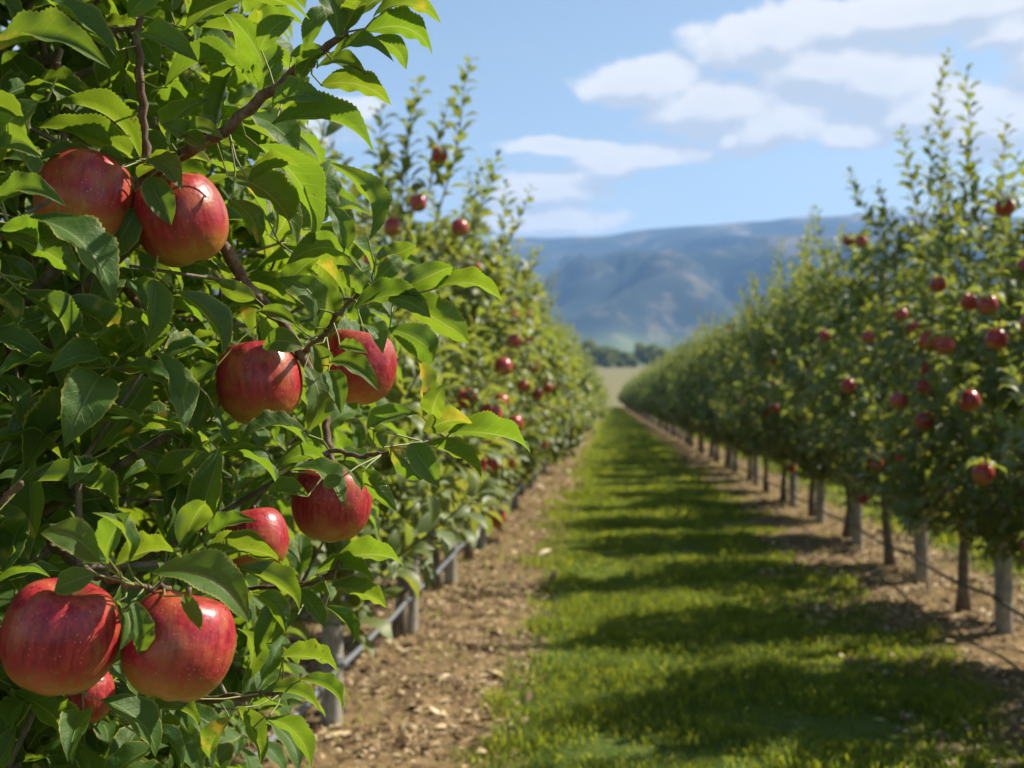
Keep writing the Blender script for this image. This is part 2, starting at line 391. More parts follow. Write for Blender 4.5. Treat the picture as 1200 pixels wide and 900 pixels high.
VAR.append(make_row_tree(2.05, 151, 400, 14, (), .72)); VAR.append(make_row_tree(2.55, 152, 640, 26))   # short young trees
protos = {}
def place_tree(x, y, var, sx, sz, rz, label, group):
    root = empty('apple_tree', (x, y, 0)); root.rotation_euler = (0, 0, rz); root.scale = (sx, sx, sz)
    if var not in protos:
        gw, gl = VAR[var]
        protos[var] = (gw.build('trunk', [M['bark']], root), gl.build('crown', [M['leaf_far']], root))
    else:
        for o in protos[var]:
            c = o.copy(); COL.objects.link(c); c.parent = root
    return tag(root, label, 'tree', group)
HL = {3.35: 2.45, 4.95: 2.3}
HR = {4.1: 2.8, 5.95: 2.6}
YR = [4.1, 5.95, 7.8, 9.7, 11.7, 13.65]
while YR[-1] < ROW_END: YR.append(YR[-1]+random.uniform(1.62, 2.1))
i = 0; y = 3.35
while y < ROW_END:
    h = HL.get(round(y, 2), random.uniform(3.15, 3.65))
    if i < 14: lb = f'leafy apple tree, {ORD[i+1]} along the left row counting from the big front tree'
    else: lb = 'small distant apple tree merging into the far end of the left row'
    if i in (2, 3): place_tree(ROWL, y, 4+i, 1, 1, 0, lb, 'apple trees of the left row')
    elif i in (0, 1): place_tree(ROWL, y, 10, 1, 1, i*2.0, lb, 'apple trees of the left row')
    else: place_tree(ROWL+random.uniform(-.05, .05), y, (i*5+2) % 6, random.uniform(.92, 1.05), h/3.4, random.uniform(-.5, .5)+math.pi*(i % 2), lb, 'apple trees of the left row')
    i += 1; y += 1.6
for i, y in enumerate(YR):
    h = HR.get(round(y, 2), random.uniform(3.1, 3.6))
    if i < 15: lb = f'leafy apple tree, {ORD[i]} from the near end of the right row'
    else: lb = 'small distant apple tree merging into the far end of the right row'
    if i in (2, 3): place_tree(ROWR, y, 11-i, 1, 1, 0, lb, 'apple trees of the right row')
    elif i in (0, 1): place_tree(ROWR, y, 11, 1, 1, 1+i*2.0, lb, 'apple trees of the right row')
    else: place_tree(ROWR+random.uniform(-.05, .05), y, (i*5+1) % 6, random.uniform(.95, 1.08), h/3.4, random.uniform(-.5, .5)+math.pi*(i % 2), lb, 'apple trees of the right row')
for i in range(26):
    place_tree(ROWR+PERIOD+random.uniform(-.06, .06), 6.2+i*1.7, (i+3) % 6, 1.0, random.uniform(.95, 1.1), random.uniform(0, 6.28),
               'apple tree of the next row, glimpsed beneath and behind the right row', 'apple trees behind the right row')
for i in range(20):
    place_tree(ROWL-PERIOD+random.uniform(-.06, .06), 3.6+i*1.7, (i+4) % 6, 1.0, random.uniform(.9, 1.05), random.uniform(0, 6.28),
               'apple tree of the next row, glimpsed through the left row', 'apple trees behind the left row')

# ------------------------------------------------------------------ apples
def apple_mesh(name, nu, nv, seed, material, squat=.955):
    r = np.random.default_rng(seed)
    a = np.linspace(0, np.pi, nv+1)
    prof = [(0.0, .58), (.05, .60), (.12, .72), (.22, .86), (.36, .96), (.55, .975), (.74, .86), (.89, .62), (.975, .32), (1.0, .05), (.975, -.22), (.90, -.48), (.77, -.70), (.60, -.86), (.42, -.945), (.27, -.955), (.15, -.90), (.07, -.84), (0, -.83)]
    pr = spline([np.array([x, 0, z]) for x, z in prof], max(1, nv//18))[:, [0, 2]]; pr[:, 0] = np.maximum(pr[:, 0], 0)
    th = np.arange(nu)*2*np.pi/nu; ph = r.uniform(0, 6.28, 4); V = []
    for x, z in pr:
        wl = np.clip(-z, 0, 1)
        rad = x*(1+.016*wl*np.cos(5*th+ph[0])+.014*np.cos(2*th+ph[1])+.010*np.cos(3*th+ph[2]))
        zz = z*squat+.022*wl*np.cos(5*th+ph[0])*min(x/.3, 1)+.03*x*np.cos(th+ph[3])*np.clip((z-.1)/.6, 0, 1)
        V.append(np.column_stack([np.cos(th)*rad, np.sin(th)*rad, zz]))
    V = np.array(V)*.0475; m = len(V)
    idx = np.arange(m*nu).reshape(m, nu); nx = np.roll(idx, -1, 1)
    f = np.stack([idx[:-1], idx[1:], nx[1:], nx[:-1]], -1).reshape(-1, 4)
    g = Geo(); g.add(V, f, np.zeros((m*nu, 3))); return g
def apple_hero(px, py, dpx, depth, label, tilt, spin, ver):
    c = P(px, py, depth); size = dpx*depth/F/.095
    o = apple_mesh('apple', 64, 54, ver, M['apple']).build('apple', [M['apple']])
    g = Geo(); tube(g, spline([(0, 0, .024), (.001, .001, .036), (.004, .002, .052)], 4), np.linspace(.0021, .0028, 9), 8); st = g.build('stem', [M['stalk']], o)
    g = Geo(); tube(g, np.array([(0, 0, -.0405), (0, 0, -.0392), (0, 0, -.037)]), np.array([.0052, .006, .004]), 10, 0, .1)
    az = np.arange(5)*1.2566; bd = np.column_stack([np.cos(az), np.sin(az), np.full(5, -.5)])
    leaves(g, bd*.002+np.array([0, 0, -.0400]), bd*.006, np.tile([[0, 0, -1.]], (5, 1)), np.full(5, .0018), np.full(5, .5), 4, 1)
    g.build('calyx', [M['stalk']], o)
    o.location = c; o.scale = (size,)*3; o.rotation_euler = Euler((math.radians(tilt[0]), math.radians(tilt[1]), math.radians(spin)), 'XYZ')
    return tag(o, label, 'apple', 'ripe apples on the front tree')
HERO = [  # px, py, diameter px, depth, label, tilt, spin
    (98, 236, 112, 1.13, 'dark red apple at the upper left, partly behind leaves', (-14, 12), 20),
    (213, 259, 109, 1.16, 'glossy red apple just under the slanting brown branch, one leaf over its front', (-12, -16), 80),
    (304, 449, 100, 1.23, 'round dark red apple hanging alone at the middle of the front tree', (-5, 6), 140),
    (420, 431, 89, 1.30, 'bright pink-red apple mostly hidden by dark leaves, right of the round dark one', (-4, -8), 200),
    (389, 589, 93, 1.27, 'red apple lit on its upper right, under the leafy side twig pointing to the lane', (-6, 8), 250),
    (300, 634, 76, 1.38, 'small crimson apple peeping out above the lowest pair', (2, -14), 310),
    (71, 748, 131, .95, 'largest apple, dark red, lowest at the left edge of the front tree', (8, 9), 30),
    (209, 758, 127, .985, 'speckled pale-flushed red apple, right one of the lowest pair', (12, -10), 170),
    (100, 815, 66, 1.25, 'shaded apple mostly hidden below and behind the largest apple', (5, 5), 60),
]
hero_apples = []
for k, (px, py, dp, d, lb, tl, spn) in enumerate(HERO):
    apple_hero(px, py, dp, d, lb, tl, spn, 40+k); hero_apples.append((px, py, dp/2, d))

far_me = [apple_mesh('apple', 20, 18, 70+k, None).build('apple', [M['apple_far']]) for k in range(3)]
far_used = [False]*3
rng = np.random.default_rng(77); sprig_proto = []
for k in range(4):
    n = 7; g = Geo(); a = np.arange(n)*2.4+rng.uniform(0, 6); tilt = rng.uniform(-.75, .35, n); d = np.column_stack([np.cos(a), np.sin(a), tilt])
    leaves(g, d*np.array([.018, .018, .01])+np.array([0, 0, .052]), nrm(d)*rng.uniform(.06, .095, n)[:, None], nrm(np.column_stack([np.cos(a)*.5, np.sin(a)*.5, np.ones(n)])), rng.uniform(.017, .024, n), rng.random(n), 5, 1, .4, .22)
    sticks(g, np.tile([[0, 0, .026]], (1, 1)), np.array([[.004, .002, .085]]), .0022, .0018, 5, 1); sprig_proto.append(g.build('leaf_sprig', [M['leaf_far'], M['twig']]))
sprig_used = [False]*4
def far_apple(p, s, label, group):
    k = random.randrange(3)
    if not far_used[k]: o = far_me[k]; far_used[k] = True
    else: o = far_me[k].copy(); COL.objects.link(o)
    o.location = p; o.scale = (s,)*3; o.rotation_euler = (random.uniform(-.4, .4), random.uniform(-.4, .4), random.uniform(0, 6.28))
    j = random.randrange(4)
    if not sprig_used[j]: l = sprig_proto[j]; sprig_used[j] = True
    else: l = sprig_proto[j].copy(); COL.objects.link(l)
    l.parent = o
    tag(o, label, 'apple', group)
def on_row(px, py, side, k=1.0):
    d = 6.0
    for _ in range(25):
        z = CAMZ-(py-466)/F*d; h = min(max((z-.57)/2.45, 0), 1)
        r = prof_r(h)*k*1.0
        x = ROWL+r if side < 0 else ROWR-r
        d = .5*d+.5*min(max(x*F/(px-713), 3), 90)
    return np.array([x, d, z])
LEFT = [(490, 238, 'red apple catching sun high on the left row against the sky'), (460, 266, 'shaded apple just left of the sunlit one high on the left row'),
        (539, 267, 'lone round apple below the tall leaning shoot of the left row'), (553, 315, 'red apple beside the tip of the long front leaf, left row'),
        (515, 182, 'highest pale apple of the left row, on the upright shoot'), (497, 580, 'right one of two red apples low behind the front twig'),
        (474, 588, 'left one of two red apples low behind the front twig'), (580, 607, 'lowest red apple of the left row, over the bare soil'),
        (423, 313, 'apple glimpsed as a pink spot between front leaves')]
LEFT2 = [(603, 372), (615, 367), (602, 400), (617, 397), (630, 462), (650, 450), (641, 454), (587, 472), (547, 468), (637, 489), (618, 494), (652, 510), (637, 521), (683, 506), (677, 513), (565, 518), (575, 487), (613, 453), (577, 543), (595, 544), (603, 497), (660, 470), (590, 430), (668, 492), (625, 430), (556, 545), (648, 530)]
RIGHT = [(988, 286, 'left half of the apple pair high on the right row before the hills'), (1003, 287, 'right half of the apple pair high on the right row before the hills'),
         (1162, 250, 'highest red apple of the right row'), (1188, 320, 'red apple at the right edge below the highest one'), (1137, 553, 'large orange-red apple low on the right row, over the posts'),
         (1190, 635, 'lowest big apple at the right edge beside the nearest post'), (1017, 540, 'single red apple low on the right row above the second post'),
         (1152, 400, 'apple with a pale glint on the right row, right of the cluster'), (1043, 470, 'orange-flushed apple at mid height on the right row'),
         (1122, 470, 'red apple beside a bright glint at mid height on the right row'), (987, 453, 'apple beside a pink glint, left of the orange-flushed one'), (1003, 582, 'dim apple hanging low among the trunks of the right row')]
RIGHT2 = [(1047, 372), (1123, 357), (1143, 361), (1190, 382), (1077, 402), (1095, 407), (1073, 433), (1070, 455), (902, 423), (893, 485), (903, 478), (833, 515), (848, 517), (852, 385), (813, 450), (903, 452), (1047, 533), (1062, 387), (1010, 397), (1088, 337), (877, 530), (923, 548), (1073, 493), (940, 430), (960, 395), (870, 470), (790, 480), (775, 455)]
LD = [5.95, 5.95, 6.1, 6.3, 6.2, 4.45, 4.5, 4.9, 3.75]
for (px, py, lb), d in zip(LEFT, LD): far_apple(P(px, py, d), .98, lb, 'apples on the left row')
for px, py in LEFT2: far_apple(on_row(px, py, -1, random.uniform(.8, .95)), random.uniform(.72, .92), 'small blurred red apple among the leaves far along the left row', 'small apples far along the left row')
for px, py, lb in RIGHT: far_apple(on_row(px, py, 1, 1.06 if py > 450 else .98), random.uniform(.88, 1.0), lb, 'apples on the right row')
for px, py in RIGHT2: far_apple(on_row(px, py, 1, random.uniform(.86, 1.0)), random.uniform(.76, .98), 'small blurred red apple among the leaves along the right row', 'small apples along the right row')

# ------------------------------------------------------------------ the front tree
rng = np.random.default_rng(5)
TX, TY = ROWL-.02, 1.72
front = empty('apple_tree', (TX, TY, 0))
tag(front, 'large sharp apple tree filling the left foreground, laden with red apples', 'tree', 'apple trees of the left row')
LOC = np.array([TX, TY, 0])
BR = [  # hero branches: (px, py, depth) knots, radius at start and end in metres
    ([(60, 330, 1.5), (130, 240, 1.28), (200, 190, 1.17), (255, 158, 1.13), (320, 105, 1.10), (360, 70, 1.08), (405, 38, 1.06)], .0085, .0034),
    ([(168, 205, 1.2), (167, 150, 1.19), (163, 80, 1.17), (162, 20, 1.16), (156, -60, 1.15)], .0055, .0028),
    ([(215, 230, 1.30), (262, 290, 1.26), (300, 345, 1.24), (345, 400, 1.23), (378, 470, 1.24), (384, 520, 1.23), (390, 545, 1.22)], .0075, .0036),
    ([(360, 410, 1.23), (378, 392, 1.2), (400, 365, 1.18), (428, 338, 1.15), (462, 345, 1.13)], .0034, .0016),
    ([(386, 528, 1.22), (420, 535, 1.2), (450, 532, 1.18), (492, 518, 1.16), (522, 512, 1.14)], .0028, .0014),
    ([(150, 330, 1.6), (180, 400, 1.5), (205, 470, 1.45), (215, 535, 1.42), (225, 600, 1.4), (260, 640, 1.38)], .0075, .0045),
    ([(60, 640, 1.3), (100, 668, 1.08), (135, 680, .99), (165, 688, .97), (200, 690, .98)], .0042, .0024),
    ([(-70, 640, 1.1), (-30, 610, 1.0), (0, 590, .97), (25, 565, .96)], .005, .002),
    ([(160, 800, 1.5), (210, 815, 1.35), (255, 820, 1.27), (300, 815, 1.22), (330, 812, 1.2)], .006, .0025),
    ([(250, 700, 1.5), (310, 690, 1.38), (350, 685, 1.32), (385, 675, 1.28), (400, 660, 1.26)], .005, .0022),
    ([(-60, 330, 1.25), (-20, 300, 1.05), (10, 262, 1.0)], .005, .002),
    ([(70, 60, 1.5), (66, 110, 1.42), (75, 170, 1.38)], .005, .004),
]
heronodes = []
for pts, r0, r1 in BR:
    q = spline([P(*p) for p in pts], 5); q[1:-1] += rng.normal(0, .0016, (len(q)-2, 3))
    g = Geo(); rad = np.linspace(r0, r1, len(q)); rad *= 1+.05*np.sin(np.arange(len(q))*2.1); tube(g, q-LOC, rad, 10, 0, .05)
    g.build('branch', [M['twig']], front); heronodes += list(q)

HL_ = []   # hero leaves: base px, tip px, visible width px, depth at base, depth at tip, turned over?
def hl(d, *rows):
    for r in rows: HL_.append((d,)+r)
hl(1.0, (-15, 68, 128, 76, 46, 0), (45, 118, -2, 190, 40, 0), (-12, 228, 50, 205, 40, 0), (-8, 250, 77, 240, 34, 0), (-15, 270, 96, 327, 42, 1), (30, 255, 135, 352, 44, 0), (-10, 190, 48, 182, 30, 0), (0, 270, 45, 292, 22, 1))
hl(1.13, (160, 185, 42, 146, 42, 1), (165, 188, 60, 120, 30, 1), (193, 103, 297, 95, 34, 1), (217, 36, 363, 18, 44, 1), (309, 112, 272, 20, 44, 1), (360, 64, 393, 8, 34, 0), (340, 65, 388, 62, 26, 0), (305, 60, 345, 20, 30, 0),
   (147, 193, 110, 190, 34, 0), (173, 207, 201, 263, 36, 0), (167, 192, 213, 221, 26, 0), (162, 243, 128, 304, 46, 0), (265, 205, 350, 288, 46, 0), (303, 170, 371, 284, 32, 1), (270, 235, 303, 287, 24, 1), (412, 302, 336, 308, 30, 1),
   (240, 170, 190, 145, 30, 0), (215, 165, 262, 162, 20, 0), (140, 60, 60, 28, 34, 1), (150, 20, 200, -20, 36, 0), (165, 40, 232, 70, 34, 0), (120, 190, 40, 190, 20, 0), (200, 170, 245, 115, 30, 0), (290, 215, 352, 195, 24, 1), (250, 160, 275, 75, 36, 1))
hl(1.07, (437, 20, 517, 25, 24, 1), (427, 38, 508, 62, 30, 1), (435, 45, 477, 81, 22, 1), (387, 70, 461, 70, 22, 0), (375, 100, 459, 121, 30, 1), (315, 133, 382, 117, 28, 0), (318, 146, 440, 176, 40, 1), (410, 25, 440, -25, 30, 1), (395, 45, 375, -10, 28, 0), (405, 36, 425, 0, 26, 1), (350, 95, 378, 58, 22, 1), (405, 38, 480, -8, 26, 1), (370, 80, 430, 88, 20, 0))
hl(1.08, (25, 342, 70, 425, 30, 1), (63, 352, 139, 401, 40, 1), (-5, 395, 56, 426, 34, 0), (180, 328, 168, 409, 50, 0), (207, 342, 264, 415, 40, 1), (178, 412, 200, 486, 30, 0), (10, 520, 81, 470, 50, 1), (50, 520, 158, 487, 42, 0), (30, 552, 171, 495, 40, 1), (25, 566, 141, 596, 46, 1), (-10, 540, 28, 517, 22, 1), (60, 420, 132, 422, 34, 0), (-8, 440, 22, 500, 26, 0), (0, 345, 22, 380, 24, 0), (-5, 590, 34, 656, 44, 0), (40, 330, 2, 300, 26, 1))
hl(1.18, (155, 527, 196, 606, 36, 1), (190, 566, 246, 532, 40, 0), (235, 606, 259, 524, 50, 0), (252, 608, 217, 568, 26, 1), (355, 406, 307, 407, 30, 0), (347, 381, 302, 364, 24, 0), (365, 403, 379, 438, 32, 0), (357, 428, 362, 506, 34, 0), (360, 508, 279, 518, 22, 0), (250, 478, 276, 522, 28, 0), (390, 376, 364, 320, 30, 1), (370, 386, 325, 325, 30, 0), (385, 425, 444, 457, 30, 0), (385, 435, 400, 484, 36, 0), (397, 405, 431, 413, 18, 0), (425, 383, 449, 413, 22, 0), (340, 552, 404, 593, 28, 0), (362, 582, 310, 580, 26, 0), (385, 543, 323, 549, 22, 1), (330, 340, 375, 300, 26, 1), (300, 350, 255, 330, 24, 1), (255, 428, 211, 458, 28, 0), (410, 350, 400, 290, 24, 1), (395, 540, 425, 575, 22, 0))
hl(1.11, (432, 282, 388, 190, 42, 1), (467, 342, 531, 312, 36, 1), (510, 337, 590, 353, 26, 1), (465, 350, 551, 401, 44, 1), (455, 385, 509, 424, 36, 1), (415, 362, 500, 350, 30, 1), (440, 302, 488, 287, 26, 1), (495, 490, 488, 413, 32, 1), (508, 487, 521, 450, 32, 0), (430, 502, 490, 484, 32, 0), (495, 507, 554, 494, 30, 1), (525, 507, 623, 528, 34, 1), (500, 520, 566, 559, 26, 1), (480, 520, 515, 570, 34, 0), (455, 522, 496, 562, 30, 1), (450, 525, 435, 498, 26, 1), (425, 550, 466, 598, 30, 1), (440, 330, 470, 300, 26, 0), (430, 345, 395, 310, 24, 1), (400, 560, 378, 570, 20, 0), (405, 295, 385, 240, 26, 0), (455, 350, 505, 372, 26, 0))
hl(.93, (117, 658, 47, 624, 42, 0), (112, 672, 62, 692, 30, 0), (135, 663, 214, 650, 32, 1), (213, 642, 241, 588, 46, 1), (178, 672, 294, 728, 56, 0), (135, 705, 142, 761, 28, 0), (155, 702, 163, 769, 34, 0), (215, 697, 236, 739, 28, 0), (125, 655, 150, 600, 28, 0), (150, 660, 110, 600, 24, 0))
hl(1.15, (235, 655, 331, 656, 32, 1), (280, 665, 353, 714, 36, 1), (293, 695, 336, 741, 26, 1), (15, 812, 88, 894, 34, 1), (160, 838, 237, 856, 28, 1), (160, 858, 214, 902, 30, 1), (277, 828, 308, 895, 22, 1), (310, 843, 366, 898, 24, 1), (305, 813, 377, 833, 22, 1), (350, 797, 403, 831, 20, 1), (330, 770, 398, 788, 22, 1), (330, 755, 352, 775, 22, 1), (225, 820, 200, 790, 24, 1), (20, 850, -10, 905, 30, 0), (240, 640, 300, 610, 28, 0))
hl(1.26, (393, 657, 474, 661, 26, 1), (388, 686, 454, 711, 26, 1), (350, 690, 382, 735, 26, 0), (380, 710, 414, 755, 24, 1), (370, 672, 440, 680, 22, 1), (395, 662, 430, 636, 22, 1), (330, 700, 300, 770, 36, 0), (350, 720, 310, 755, 30, 0), (270, 840, 245, 890, 26, 0))
gl = Geo(); gp = Geo()
B = []; C = []; N = []; Wd = []; pet0 = []
up3 = np.array([0, 0, 1.])
for d, bx, by, tx, ty, w, fl in HL_:
    db = d+rng.normal(0, .012); dt = db+rng.uniform(-.035, .02)
    b = P(bx, by, db); tp = P(tx, ty, dt); ch = tp-b; Lp = math.hypot(tx-bx, ty-by)
    wid = max(.52*np.linalg.norm(ch), w*d/F)
    ct = np.clip(w*d/F/wid, .3, .97)
    v = nrm(CP-(b+tp)/2); c_ = nrm(ch); v = nrm(v-c_*(v@c_)); s_ = np.cross(c_, v)
    if s_ @ (up3+.5*SUN) < 0: s_ = -s_
    n_ = (-ct*v if fl else ct*v)+math.sqrt(1-ct*ct)*s_
    B.append(b-LOC); C.append(ch); N.append(n_); Wd.append(wid/2*1.13)
    hn = np.array(heronodes); j = np.argmin(np.linalg.norm(hn-b, axis=1)); pet0.append((hn[j], b) if np.linalg.norm(hn[j]-b) < .09 else (b-c_*.03-up3*.004, b))
B, C, N, Wd = map(np.array, (B, C, N, Wd)); n = len(B)
leaves(gl, B, C, N, Wd, rng.random(n), 44, 3, rng.uniform(.4, 1.0, n), rng.uniform(.10, .24, n), .035, .028)
a0 = np.array([p[0] for p in pet0])-LOC; b0 = B+C*.03; mid = (a0+b0)/2+rng.normal(0, .003, (n, 3))-np.array([0, 0, .002])
sticks(gl, a0, mid, .0011, .0009, 5, 1); sticks(gl, mid, b0, .0009, .0008, 5, 1)

# the rest of the crown: rosettes on spurs joined back to the limbs
POLY = np.array([(-400, -600), (240, -600), (285, -40), (300, 40), (300, 120), (330, 190), (385, 270), (415, 335), (425, 420), (415, 500), (410, 560), (385, 640), (365, 690), (345, 740), (305, 790), (290, 850), (262, 900), (240, 1300), (-400, 1300)], float)
def inside(x, y, poly):
    r = np.zeros(len(x), bool); j = len(poly)-1
    for i in range(len(poly)):
        xi, yi = poly[i]; xj, yj = poly[j]
        r ^= ((yi > y) != (yj > y)) & (x < (xj-xi)*(y-yi)/(yj-yi+1e-12)+xi); j = i
    return r
nt_ = 15000
q = rng.random(nt_); az = rng.uniform(0, 2*np.pi, nt_); rr = rng.uniform(.05, 1, nt_)**.5
R_ = np.interp(q, [0, .12, .3, .6, .8, 1], [.5, .9, 1.08, 1.05, .75, .2])*rr
pts = np.column_stack([TX+np.cos(az)*R_, TY+np.sin(az)*R_*.98, .5+q*2.5])
px, py, dd = proj(pts)
dm = np.hypot(pts[:, 0], pts[:, 1])
inframe = (px > -60) & (px < 1260) & (py > -60) & (py < 960) & (dd > 0)
keep = np.where(inframe, inside(px, py, POLY) & ((dd > 1.22) | ((dd > 1.0) & (rng.random(nt_) < .9))), (dm > .62) & (px < 330))
pts = pts[keep][:3700]
zt = np.linspace(0, 2.7, 18); tr = np.column_stack([TX+np.cumsum(rng.normal(0, .01, 18)), TY+np.cumsum(rng.normal(0, .01, 18)), zt])
seeds = np.concatenate([tr[4:], np.array(heronodes)]); n0 = len(seeds)
arr, par = grow(seeds, pts, np.argsort(np.hypot(pts[:, 0]-TX, pts[:, 1]-TY)+.1*np.abs(pts[:, 2]-1.2))); cn = counts(par, n0)
chd = np.arange(n0, len(arr)); gw = Geo(); tube(gw, tr-LOC, np.interp(zt, [0, .3, 2.7], [.055, .042, .008]), 12, 0, .05)
ra = np.minimum(.0017*cn[par[chd]]**.45, .011); rb = np.minimum(.0017*cn[chd]**.45, ra)
sticks(gw, arr[par[chd]]-LOC, arr[chd]-LOC, ra, rb, 6)
# limbs that carry each hero branch back to the stem
k0 = 0
for pts_, r0, r1 in BR:
    h0 = P(*pts_[0]); zz = max(.5, h0[2]-.35); j = np.argmin(np.abs(tr[:, 2]-zz)); a = tr[j]
    q_ = spline([a, a*.6+h0*.4+np.array([0, 0, -.06]), h0], 6); tube(gw, q_-LOC, np.linspace(max(r0*1.7, .012), r0, len(q_)), 8, 0, .04)
gw.build('trunk', [M['bark']], front)
pos = arr[chd]; ed = nrm(pos-arr[par[chd]]); out = nrm(pos-np.array([TX, TY, 0])-np.column_stack([np.zeros((len(pos), 2)), pos[:, 2]]))
idx, B, C, N, L = rosettes(pos, ed*.5+out*.5+np.array([0, 0, .75]), rng.integers(5, 9, len(pos)), .090)
cx, cy, cd = proj(B+C*.5); ex, ey, ed_ = proj(B+C)
ok = np.ones(len(B), bool)
for ax_, ay_, ar_, ad_ in hero_apples:
    for X, Y in ((cx, cy), (ex, ey)):
        ok &= ~((np.hypot(X-ax_, Y-ay_) < ar_*1.12) & (cd < ad_+.05))
inf = (cx > -80) & (cx < 1280) & (cy > -80) & (cy < 980) & (cd > 0)
ok &= ~(inf & (np.minimum(cd, ed_) < .96))
ok &= np.linalg.norm(B+C*.5-CP, axis=1) > .55
near = ok & inf & (cd < 2.1); farm = ok & ~near
for msk, ntt, cc, se in ((near, 22, 2, .03), (farm, 5, 1, 0)):
    n = msk.sum(); leaves(gl, B[msk]-LOC, C[msk], N[msk], L[msk]*rng.uniform(.255, .33, n), rng.random(n), ntt, cc, rng.uniform(.3, .95, n), rng.uniform(.05, .22, n), se, .03)
i_ = np.where(near)[0]; sticks(gl, pos[idx[i_]]-LOC, B[i_]+C[i_]*.03-LOC, .0011, .0008, 4, 1)
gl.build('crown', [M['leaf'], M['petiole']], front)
print('front leaves', near.sum(), farm.sum())

# ------------------------------------------------------------------ posts and pipes
def post_geo(seed, h=1.3, r=.05):
    global rng
    rng = np.random.default_rng(seed); g = Geo(); z = np.array([-.05, .0, .25, .6, 1.0, 1.5, h-.02, h])
    p = np.column_stack([rng.normal(0, .003, 8), rng.normal(0, .003, 8), z]); tube(g, p, np.array([r, r, r*.99, r, r*.98, r*.99, r*.98, r*.9]), 16, 0, .012); return g
post_proto = {}
def post(x, y, label, group, r=.05):
    k = random.randrange(3)
    root = empty('wooden_post', (x, y, 0)); root.rotation_euler = (0, 0, random.uniform(0, 6.28)); root.scale = (r/.05, r/.05, 1)
    if k not in post_proto:
        g = Geo(); tube(g, np.array([(0, 0, .27), (0, 0, .275), (0, 0, .305), (0, 0, .31)]), np.full(4, .0525), 16)
        post_proto[k] = (post_geo(500+k).build('shaft', [M['post']], root), g.build('wire_clip', [M['clip']], root))
    else:
        for o in post_proto[k]: c = o.copy(); COL.objects.link(c); c.parent = root
    tag(root, label, 'post', group)
yl = [4.76, 6.69, 8.40, 10.48, 12.3, 14.2]; yl += [14.2+3.2*i for i in range(1, 24)]
yr = [6.94, 8.72, 10.9, 12.75, 14.6]; yr += [14.55+3.7*i for i in range(1, 20)]
for i, y in enumerate(yl): post(ROWL+.05, y, f'round weathered wooden post, {ORD[i]} nearest under the left row' if i < 8 else 'small distant wooden post under the left row', 'wooden posts of the left row', .047)
for i, y in enumerate(yr): post(ROWR-.03, y, f'round weathered wooden post, {ORD[i]} nearest under the right row' if i < 8 else 'small distant wooden post under the right row', 'wooden posts of the right row', .05)
rng = np.random.default_rng(8)
def pipe(x, ys, z, r, m, label, name, sag):
    pts = []
    for i in range(len(ys)-1):
        for k in range(6):
            t = k/6; pts.append((x+rng.normal(0, .003), ys[i]+(ys[i+1]-ys[i])*t, z-sag*4*t*(1-t)+rng.normal(0, .002)))
    g = Geo(); tube(g, np.array(pts), np.full(len(pts), r), 10); o = g.build(name, [m]); tag(o, label, 'hose')
pipe(ROWL+.115, [.8, 2.8]+yl[:22], .285, .0125, M['hose_grey'], 'grey irrigation pipe strung low along the posts of the left row', 'irrigation_hose', .012)
pipe(ROWR-.10, [3.2, 5.1]+yr[:22], .235, .011, M['hose_black'], 'dark irrigation pipe strung low along the posts of the right row', 'irrigation_hose', .035)

# ------------------------------------------------------------------ ground
def terrain_z(x, y):
    t = 0; return 12.5*np.clip((y-172)/215., 0, 1)**1.15+18*np.clip((y-400)/1200., 0, 1)
def grid_geo(xs, ys, zf):
    X, Y = np.meshgrid(xs, ys, indexing='ij'); Z = zf(X, Y); V = np.stack([X, Y, Z], -1)
    idx = np.arange(X.size).reshape(X.shape); f = np.stack([idx[:-1, :-1], idx[1:, :-1], idx[1:, 1:], idx[:-1, 1:]], -1).reshape(-1, 4)
    g = Geo(); g.add(V, f, np.zeros((X.size, 3))); return g
def lattice(seed):
    return np.random.default_rng(seed).random((64, 64))
def vnoise(x, y, seed):
    L = lattice(seed); xi = np.floor(x).astype(int); yi = np.floor(y).astype(int); fx = x-xi; fy = y-yi; fx = fx*fx*(3-2*fx); fy = fy*fy*(3-2*fy)
    a = L[xi % 64, yi % 64]; b = L[(xi+1) % 64, yi % 64]; c = L[xi % 64, (yi+1) % 64]; d = L[(xi+1) % 64, (yi+1) % 64]
    return (a*(1-fx)+b*fx)*(1-fy)+(c*(1-fx)+d*fx)*fy
def fbm(x, y, seed, o=5):
    s = 0; a = .5
    for k in range(o): s = s+a*vnoise(x*2**k+17*k, y*2**k+5*k, seed+k); a *= .5
    return s
gx = np.unique(np.concatenate([np.linspace(-3600, -40, 30), np.arange(-12, 16, .12), np.linspace(20, 3600, 30)]))
gy = np.unique(np.concatenate([np.linspace(-150, -5, 8), np.arange(-2, 24, .16), np.arange(24, 60, 1.), np.linspace(60, 460, 80), np.linspace(480, 3600, 40)]))
def gz(X, Y):
    near = np.clip(1-(Y-60)/50, 0, 1)*np.clip(1-(np.abs(X)-14)/10, 0, 1)
    row = np.abs(((X-.565+PERIOD/2) % PERIOD)-PERIOD/2)
    berm = .035*np.clip((row-1.0)/.4, 0, 1)*np.clip((1.95-row)/.2, 0, 1)
    return terrain_z(X, Y)+near*((fbm(X*1.3, Y*1.3, 3, 4)-.5)*.07+berm-.02)
m, t = mat('orchard_ground'); geo = t.n('ShaderNodeNewGeometry'); po = geo.outputs['Position']; sp = t.n('ShaderNodeSeparateXYZ', ins={0: po})
X, Y = sp.outputs[0], sp.outputs[1]
wr = t.n('ShaderNodeMath', operation='WRAP'); t.put(wr, 0, t.m('SUBTRACT', X, .565)); wr.inputs[1].default_value = PERIOD/2; wr.inputs[2].default_value = -PERIOD/2
